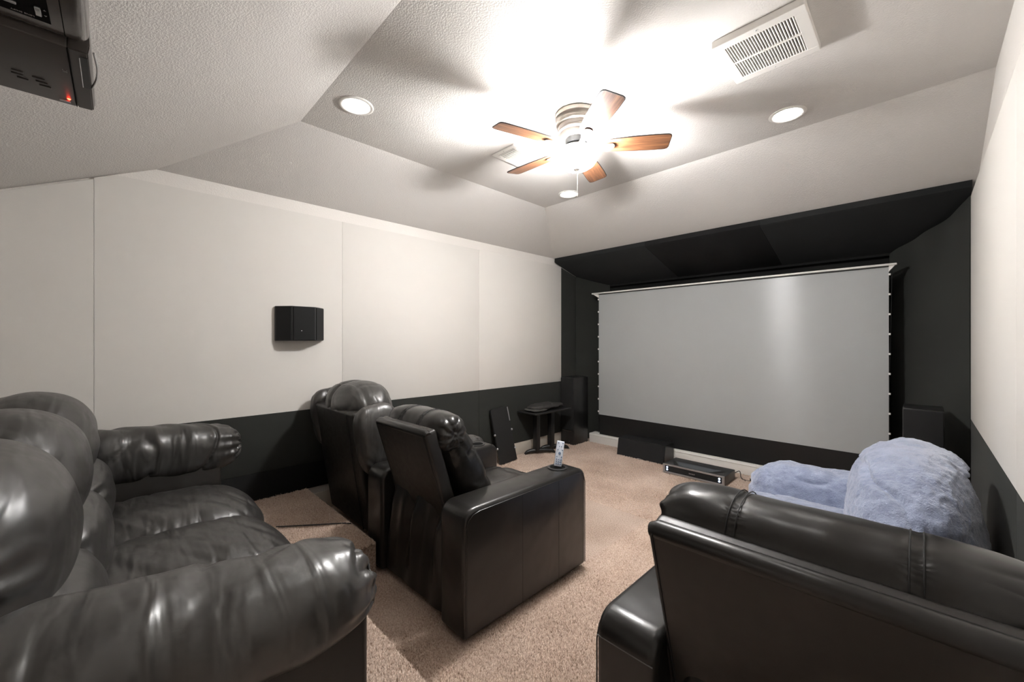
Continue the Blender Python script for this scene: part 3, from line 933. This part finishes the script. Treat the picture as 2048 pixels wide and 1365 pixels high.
for i in range(3):
    cx_ = inner0 + swid * (i + 0.5)
    def warp(P):
        P = P.copy()
        f = np.clip((P[:, 1] - 0.10) / 0.28, 0, 1)
        P[:, 2] -= 0.07 * f ** 2
        return P
    soft('seat_cushion', (cx_, 0.20, 0.425), (swid + 0.012, 0.78, 0.25), (2.9, 4.2, 2.7), 60, seat_disp(i * 5 + 1.0), warp, M_sofa, t)
    soft('front_apron', (cx_, 0.49, 0.33), (swid - 0.01, 0.12, 0.22), (5, 3, 4), 22, lambda p, q: 0.010 * ns(p, 8, 5, 5, i), None, M_sofa, t)
    def bdisp(p, q, seed=i * 7.0 + 3):
        g = 0.010 * ns(p, 3.0, 3.0, 3.0, seed)
        ed = max(0, abs(q.x) - 0.50) / 0.5
        a = math.atan2(p.z, p.y)
        g += ed * (0.020 * math.sin(a * 15 + 3 * ns(p, 4, 4, 4, seed)) * max(0, ns(p, 3, 5, 5, seed + 1) + 0.25) + 0.006 * ns(p, 8, 20, 20, seed))
        g -= 0.003 * crease((p.x * 0.6, p.y, p.z), 5, 2.2, 2.2, seed + 3, 0.14)
        g += 0.005 * ns((p.x, p.y + p.z, 0), 3, 15, 1, seed + 6)
        return g
    soft('back_cushion', (cx_, -0.295, 0.905), (swid + 0.03, 0.46, 0.46), (2.5, 2.25, 2.35), 64, bdisp, None, M_sofa, t, rx=0.18)
    soft('lumbar_cushion', (cx_, -0.20, 0.64), (swid - 0.012, 0.38, 0.36), (3.2, 2.4, 2.4), 40, bdisp, None, M_sofa, t, rx=0.12)

# ------------------------------------------------------------------ blue plush lounge chair
t = thing('plush_lounge_chair', 'fluffy blue plush lounge chair in front of the screen by the right wall', 'lounge chair', (-0.28, 2.65, 0))
def pl_disp(seed, a=1.0):
    def f(p, q):
        g = 0.022 * a * ns(p, 3.5, 3.5, 3.5, seed) - 0.020 * a * crease(p, 2.6, 3.2, 4.2, seed + 2, 0.14)
        g += 0.007 * ns(p, 26, 26, 26, seed) + 0.004 * ns(p, 60, 60, 60, seed)
        return g
    return f
soft('seat', (-0.42, 2.66, 0.235), (0.96, 0.78, 0.42), (3.2, 3.0, 2.8), 60, pl_disp(1.0), None, M_plush, t)
soft('armrest', (-0.40, 3.14, 0.30), (0.86, 0.32, 0.56), (3.4, 2.6, 2.8), 50, pl_disp(5.0), None, M_plush, t)
soft('armrest', (-0.28, 2.20, 0.285), (0.86, 0.34, 0.52), (3.0, 2.5, 2.6), 50, pl_disp(9.0), None, M_plush, t)
def bwarp(P):
    P = P.copy()
    P[:, 0] -= 0.035 * np.clip(P[:, 2] / 0.4, -1, 1)
    P[:, 1] *= 1 - 0.16 * np.clip(P[:, 2] / 0.4, -1, 1)
    return P
soft('backrest', (-0.02, 2.645, 0.45), (0.46, 1.06, 0.87), (2.6, 2.5, 2.5), 90, pl_disp(13.0), bwarp, M_plush, t)
def fl(P):
    P = P.copy(); P[:, 2] -= 0.22 * P[:, 0] + 0.8 * np.clip(P[:, 0], 0, 1) ** 2 + 2.2 * np.clip(P[:, 0], -1, 0) ** 2 + 0.35 * P[:, 1] ** 2; return P
soft('head_flap', (0.01, 2.78, 0.835), (0.30, 0.52, 0.08), (2.6, 2.8, 2.2), 44, pl_disp(17.0, 0.5), fl, M_plush, t)

# ------------------------------------------------------------------ ceiling fan
t = thing('ceiling_fan', 'five-blade walnut ceiling fan with a lit glass bowl', 'ceiling fan', (FX, FY, ZT))
bm = bmesh.new()
add_lathe(bm, [(0.128, 0.0), (0.132, -0.006), (0.132, -0.028), (0.124, -0.040), (0.122, -0.055), (0.128, -0.062), (0.126, -0.070), (0.114, -0.078), (0.112, -0.098), (0.117, -0.104), (0.115, -0.112), (0.105, -0.120), (0.104, -0.134), (0.096, -0.146), (0.075, -0.152), (0.06, -0.154)], (FX, FY, ZT), 64)
obj('motor_housing', bm, M_nickel, t, True, 30)
bm = bmesh.new(); add_lathe(bm, [(0.0001, -0.150), (0.070, -0.150), (0.070, -0.188), (0.0001, -0.188)], (FX, FY, ZT), 40)
obj('rotor', bm, mat('dark_rotor', (0.05, 0.05, 0.05), 0.4, 0.5, 0.6), t, True, 30)
BZ = 2.575
for k in range(5):
    a = math.radians(37.5 + 72 * k)
    R = Matrix.Rotation(a, 3, 'Z') @ Matrix.Rotation(math.radians(-12), 3, 'X')
    # blade outline
    half = [(0.155, 0.030), (0.175, 0.046), (0.22, 0.054), (0.34, 0.063), (0.46, 0.066), (0.535, 0.064), (0.549, 0.058), (0.555, 0.046)]
    pl = half + [(x, -y) for x, y in half[::-1]]
    bm = bmesh.new(); add_prism(bm, pl, lambda u, v, d: (u, v, d), -0.003, 0.003)
    bmesh.ops.rotate(bm, verts=bm.verts, cent=(0, 0, 0), matrix=R); bmesh.ops.translate(bm, verts=bm.verts, vec=(FX, FY, BZ))
    # blade gets its own origin so that the grain follows it
    me = bpy.data.meshes.new('blade')
    bmesh.ops.translate(bm, verts=bm.verts, vec=-Vector((FX, FY, BZ))); bmesh.ops.rotate(bm, verts=bm.verts, cent=(0, 0, 0), matrix=R.inverted())
    bmesh.ops.recalc_face_normals(bm, faces=bm.faces); bm.to_mesh(me); bm.free(); me.materials.append(M_wood)
    bl = bpy.data.objects.new('blade', me); C.objects.link(bl); bl.parent = t
    bl.location = (0, 0, BZ - ZT); bl.rotation_euler = R.to_euler()
    def bsub(nm, b, m):
        me2 = bpy.data.meshes.new(nm); bmesh.ops.recalc_face_normals(b, faces=b.faces); b.to_mesh(me2); b.free(); me2.materials.append(m); smooth_mesh(me2, 40)
        o2 = bpy.data.objects.new(nm, me2); C.objects.link(o2); o2.parent = bl
    bsub('blade_edge', tube([(x, y, 0) for x, y in pl], 0.0036, seg=6, closed=True), M_bladeedge)
    b = bmesh.new()
    add_prism(b, [(0.055, 0.017), (0.13, 0.013), (0.165, 0.026), (0.215, 0.026), (0.228, 0.016), (0.232, 0.0), (0.228, -0.016), (0.215, -0.026), (0.165, -0.026), (0.13, -0.013), (0.055, -0.017)], lambda u, v, d: (u, v, d - 0.012 * max(0, 1 - (u - 0.055) / 0.11)), -0.010, -0.0035)
    bsub('blade_iron', b, M_nickel)
bm = bmesh.new(); add_lathe(bm, [(0.045, -0.185), (0.070, -0.196), (0.094, -0.214), (0.097, -0.226), (0.094, -0.230), (0.03, -0.231)], (FX, FY, ZT), 40)
obj('light_fitter', bm, M_nickel, t, True, 30)
bm = bmesh.new()
prof = [(0.124, -0.232), (0.129, -0.240), (0.130, -0.255), (0.124, -0.283), (0.108, -0.308), (0.080, -0.327), (0.045, -0.337), (0.0005, -0.340)]
inner = [(r - 0.004 if r > 0.01 else r, z + 0.004) for r, z in prof][::-1]
add_lathe(bm, prof + inner, (FX, FY, ZT), 64)
bw_ = obj('glass_bowl', bm, M_bowl, t, True, 60)
bm = bmesh.new(); add_lathe(bm, [(0.0005, -0.360), (0.006, -0.358), (0.008, -0.350), (0.013, -0.346), (0.022, -0.341), (0.022, -0.3385)], (FX, FY, ZT), 24)
obj('finial', bm, M_nickel, t)
obj('center_rod', tube([(FX, FY, ZT - 0.222), (FX, FY, ZT - 0.34)], 0.004, seg=8), M_nickel, t)
obj('pull_chain', tube([(FX + 0.006, FY, ZT - 0.352), (FX + 0.006, FY, ZT - 0.49)], 0.0016, seg=6), M_nickel, t)
bm = bmesh.new(); add_lathe(bm, [(0.0005, -0.51), (0.004, -0.508), (0.0045, -0.495), (0.002, -0.488)], (FX + 0.006, FY, ZT), 12)
obj('chain_pull', bm, M_nickel, t)
for k in range(3):
    a = math.radians(75 + 120 * k)
    bm = bmesh.new(); bmesh.ops.create_uvsphere(bm, u_segments=20, v_segments=12, radius=0.024)
    bmesh.ops.scale(bm, verts=bm.verts, vec=(1, 1, 0.8))
    bmesh.ops.translate(bm, verts=bm.verts, vec=(FX + 0.042 * math.cos(a), FY + 0.042 * math.sin(a), ZT - 0.268))
    obj('bulb', bm, M_bulb, t)

# ------------------------------------------------------------------ recessed lights
def can(x, y, label):
    t = thing('recessed_light', label, 'recessed light', (x, y, ZT), 'round recessed ceiling lights')
    bm = bmesh.new(); add_lathe(bm, [(0.098, 0.0), (0.099, -0.003), (0.094, -0.007), (0.078, -0.006), (0.074, -0.001)], (x, y, ZT), 48)
    obj('trim_ring', bm, M_white, t, True, 60)
    bm = bmesh.new(); add_lathe(bm, [(0.0005, -0.0025), (0.074, -0.0025)], (x, y, ZT), 48)
    obj('lens', bm, M_can, t)
can(-2.36, 1.015, 'lit round recessed light by the tray corner nearest the hanging projector')
can(-0.58, 2.96, 'lit round recessed light beyond the large ceiling vent')
can(-0.58, 1.015, 'lit round recessed light above the recliner by the right wall')
can(-2.36, 3.075, 'small lit recessed light in the far tray corner below the fan')

# ------------------------------------------------------------------ vents
def vent(x0, x1, y0, y1, th, nsl, bars, label, along='y'):
    t = thing('ceiling_vent', label, 'air vent', ((x0 + x1) / 2, (y0 + y1) / 2, ZT), 'white ceiling vents')
    z0, z1 = ZT - th, ZT
    fr = 0.045 if x1 - x0 > 0.3 else 0.035
    bm = bmesh.new()
    add_box(bm, x0, x1, y0, y0 + fr, z0, z1 - 0.001, 0.003, 2); add_box(bm, x0, x1, y1 - fr, y1, z0, z1 - 0.001, 0.003, 2)
    add_box(bm, x0 + 0.0005, x0 + fr, y0 + fr - 0.003, y1 - fr + 0.003, z0 + 0.0008, z1 - 0.002, 0.002, 2); add_box(bm, x1 - fr, x1 - 0.0005, y0 + fr - 0.003, y1 - fr + 0.003, z0 + 0.0008, z1 - 0.002, 0.002, 2)
    f = obj('frame', bm, M_white, t, False)
    obj('duct_opening', box(x0 + fr * 0.9, x1 - fr * 0.9, y0 + fr * 0.9, y1 - fr * 0.9, z1 - 0.004, z1 - 0.001), M_dark, t, False)
    for i in range(nsl):
        bm = bmesh.new()
        if along == 'y':
            xx = x0 + fr + (x1 - x0 - 2 * fr) * (i + 0.5) / nsl
            add_box(bm, xx - 0.0021, xx + 0.0021, y0 + fr * 0.9, y1 - fr * 0.9, z0 + 0.002, z0 + 0.010, 0, 1, Matrix.Rotation(0.3, 3, 'Y'))
        else:
            yy = y0 + fr + (y1 - y0 - 2 * fr) * (i + 0.5) / nsl
            add_box(bm, x0 + fr * 0.9, x1 - fr * 0.9, yy - 0.0055, yy + 0.0055, z0 + 0.002, z0 + 0.010, 0, 1, Matrix.Rotation(0.3, 3, 'X'))
        obj('slat', bm, M_white, t, False)
    for i in range(bars):
        yy = y0 + (y1 - y0) * (i + 1) / (bars + 1)
        obj('cross_bar', box(x0 + fr * 0.9, x1 - fr * 0.9, yy - 0.006, yy + 0.006, z0, z0 + 0.008), M_white, t, False)
    for (sx, sy) in (((x0 + x1) / 2, y0 + fr * 0.4), ((x0 + x1) / 2, y1 - fr * 0.4)):
        bm = bmesh.new(); add_lathe(bm, [(0.004, 0.0), (0.0025, -0.002), (0.0003, -0.0025)], (sx, sy, z0), 12)
        obj('screw', bm, M_silver, f)
vent(-0.69, -0.33, 1.99, 2.36, 0.035, 24, 1, 'large white louvred return vent standing proud of the ceiling')
vent(-2.26, -2.03, 2.005, 2.30, 0.012, 12, 0, 'small white ceiling vent behind a fan blade', 'x')

# ------------------------------------------------------------------ ceiling-hung projector
PZ = 2.01
t = thing('ceiling_projector', 'dark brown projector hanging upside down from the sloped ceiling', 'projector', (-1.36, -0.24, 2.1))
X0, X1, Y0, Y1 = -1.615, -1.10, -0.46, -0.045
XS = -1.305
bm = bmesh.new()
add_box(bm, X0, XS, Y0, Y1 - 0.034, PZ, PZ + 0.13, 0.004, 3)
add_box(bm, XS - 0.01, X1 - 0.002, Y0 + 0.004, Y1 - 0.04, PZ + 0.03, PZ + 0.129)
bd_ = obj('body', bm, M_proj, t)
bm = bmesh.new()
add_prism(bm, [(Y1 - 0.0335, PZ), (Y1 - 0.003, PZ + 0.001), (Y1, PZ + 0.02), (Y1 - 0.004, PZ + 0.12), (Y1 - 0.0335, PZ + 0.13)], yz, X0, XS)
bmesh.ops.bevel(bm, geom=list(bm.edges), offset=0.0025, segments=2, affect='EDGES')
fb = obj('front_bezel', bm, M_proj, t)
obj('slot', box(-1.478, -1.325, Y1 - 0.016, Y1 - 0.004, PZ - 0.0008, PZ + 0.002), mat('grey_slot', (0.03, 0.03, 0.03), 0.4), fb, False)
obj('trim_strip', box(-1.478, -1.33, Y1 - 0.0178, Y1 - 0.0162, PZ - 0.0012, PZ + 0.002), M_chrome, fb, False)
bm = bmesh.new(); add_tube(bm, spline([(-1.478, Y1 - 0.002, PZ + 0.004), (-1.44, Y1 + 0.007, PZ + 0.012), (-1.39, Y1 + 0.010, PZ + 0.016), (-1.325, Y1 + 0.006, PZ + 0.018)]), 0.0025, seg=8)
obj('curved_trim', bm, M_chrome, fb)
ZL = PZ + 0.014
bm = bmesh.new()
add_box(bm, XS + 0.003, X1, Y0 + 0.01, Y1, ZL, PZ + 0.115, 0.020, 6)
lid = obj('lens_cover', bm, M_projgloss, t)
obj('cover_seam', box(XS + 0.02, X1 - 0.02, Y1 - 0.0365, Y1 - 0.0350, ZL - 0.0003, ZL + 0.002), M_dark, lid, False)
rc = obj('shift_recess', box(-1.258, -1.165, -0.26, -0.098, ZL - 0.0007, ZL + 0.002, 0.0003, 1), M_dark, lid)
obj('shift_wheel', box(-1.237, -1.209, -0.1170, -0.1085, ZL - 0.004, ZL, 0.0015, 3), M_silver, rc)
obj('shift_wheel', box(-1.226, -1.219, -0.165, -0.140, ZL - 0.004, ZL, 0.0015, 3), M_silver, rc)
M_print = mat('grey_print', (0.34, 0.33, 0.32), 0.5)
def text(name, body, size, m, loc, R, parent):
    c = bpy.data.curves.new(name, 'FONT'); c.body = body; c.size = size; c.extrude = 0.0002; c.align_x = 'CENTER'; c.align_y = 'CENTER'
    c.materials.append(m)
    tmp = bpy.data.objects.new('tmp_text', c); C.objects.link(tmp)
    bpy.context.view_layer.update()
    me = bpy.data.meshes.new_from_object(tmp.evaluated_get(bpy.context.evaluated_depsgraph_get()))
    bpy.data.objects.remove(tmp)
    o = bpy.data.objects.new(name, me); C.objects.link(o); o.parent = parent
    o.location = Vector(loc) - wloc(parent); o.rotation_euler = R.to_euler(); return o
Rdown = Matrix.Rotation(PI, 3, 'X')                       # faces down
Rback = Matrix.Rotation(-PI / 2, 3, 'Z') @ Rdown
text('shift_lettering', 'LENS SHIFT', 0.0062, M_print, (-1.249, -0.135, ZL - 0.0009), Rback, rc)
for ch in (1, -1):
    bm = bmesh.new()
    xc_ = -1.223 + ch * 0.010; py_ = -0.1035
    add_prism(bm, [(xc_ - 0.002 * ch, py_ - 0.002), (xc_ - 0.002 * ch, py_ + 0.002), (xc_ + 0.002 * ch, py_)], xy, ZL - 0.0011, ZL - 0.0006)
    obj('arrow_mark', bm, M_print, rc, False)
obj('body_seam', box(X0 + 0.002, XS, Y1 - 0.0350, Y1 - 0.0335, PZ - 0.0006, PZ + 0.001), M_dark, bd_, False)
text('print_mark', 'IIC', 0.012, M_print, (-1.42, -0.089, PZ - 0.0004), Rdown, bd_)
M_key = mat('dark_key', (0.035, 0.03, 0.028), 0.3)
for (kx, ky, lx_, ly_) in ((-1.50, -0.215, 0.008, 0.026), (-1.515, -0.172, 0.007, 0.018), (-1.498, -0.170, 0.007, 0.018), (-1.532, -0.165, 0.007, 0.018), (-1.505, -0.138, 0.007, 0.02), (-1.523, -0.134, 0.007, 0.02), (-1.540, -0.130, 0.007, 0.02)):
    obj('key', box(kx - lx_ / 2, kx + lx_ / 2, ky - ly_ / 2, ky + ly_ / 2, PZ - 0.002, PZ + 0.001, 0.0009, 2), M_key, bd_)
obj('power_key', box(-1.599, -1.590, -0.110, -0.090, PZ - 0.002, PZ + 0.001, 0.0009, 2), M_silver, bd_)
bm = bmesh.new(); bmesh.ops.create_uvsphere(bm, u_segments=12, v_segments=8, radius=0.0035); bmesh.ops.translate(bm, verts=bm.verts, vec=(-1.576, -0.092, PZ))
obj('indicator_light', bm, M_red, bd_)
obj('mount_pole', tube([(-1.36, -0.25, PZ + 0.12), (-1.36, -0.25, zb(-0.25) + 0.002)], 0.02, seg=16), M_blackplastic, t)

# ------------------------------------------------------------------ carpet pile (countless tufts)
def pile():
    rng = np.random.default_rng(5)
    regs = [(-1.50, -0.55, 1.0, 1.75, 0.0, 46000), (-2.35, -1.0, 0.75, 1.2, 0.0, 40000), (-1.9, -0.9, 0.50, 0.748, RIS, 26000), (-1.45, -0.4, 1.75, 2.9, 0.0, 40000), (-3.38, -2.2, 0.55, 1.06, RIS, 26000),
            (-2.2, -0.4, 2.9, 4.55, 0.0, 60000), (-3.36, -2.2, 2.1, 4.55, 0.0, 60000)]
    P = []; Zb = []
    for (x0, x1, y0, y1, z, n) in regs:
        p = np.stack([rng.uniform(x0, x1, n), rng.uniform(y0, y1, n)], 1)
        P.append(p); Zb.append(np.full(n, z))
    P = np.concatenate(P); Zb = np.concatenate(Zb); n = len(P)
    r = np.where(P[:, 1] > 1.8, rng.uniform(0.005, 0.009, n), rng.uniform(0.003, 0.0055, n))
    h = rng.uniform(0.010, 0.019, n)
    # low clumps
    cl = np.array([mnoise.noise(Vector((x * 55, y * 55, 0))) for x, y in P])
    ang = rng.uniform(0, 2 * PI, n); ln = rng.uniform(0.0, 0.010, n)
    h = h + 0.009 * cl
    V = np.zeros((n, 5, 3))
    a0 = rng.uniform(0, 2 * PI, n)
    for k in range(4):
        V[:, k, 0] = P[:, 0] + r * np.cos(a0 + k * PI / 2); V[:, k, 1] = P[:, 1] + r * np.sin(a0 + k * PI / 2); V[:, k, 2] = Zb
    V[:, 4, 0] = P[:, 0] + ln * np.cos(ang); V[:, 4, 1] = P[:, 1] + ln * np.sin(ang); V[:, 4, 2] = Zb + h
    idx = np.arange(n)[:, None] * 5
    T = np.concatenate([idx + np.array([[k, (k + 1) % 4, 4]]) for k in range(4)], 1).reshape(-1, 3)
    me = bpy.data.meshes.new('carpet_pile')
    me.vertices.add(n * 5); me.vertices.foreach_set('co', V.reshape(-1))
    me.loops.add(T.size); me.loops.foreach_set('vertex_index', T.reshape(-1).astype(np.int32))
    me.polygons.add(len(T)); me.polygons.foreach_set('loop_start', (np.arange(len(T)) * 3).astype(np.int32))
    me.update(calc_edges=True); me.validate()
    me.materials.append(M_pile)
    o = bpy.data.objects.new('carpet_pile', me); C.objects.link(o)
    o.parent = FLOOR; o['kind'] = 'stuff'
pile()
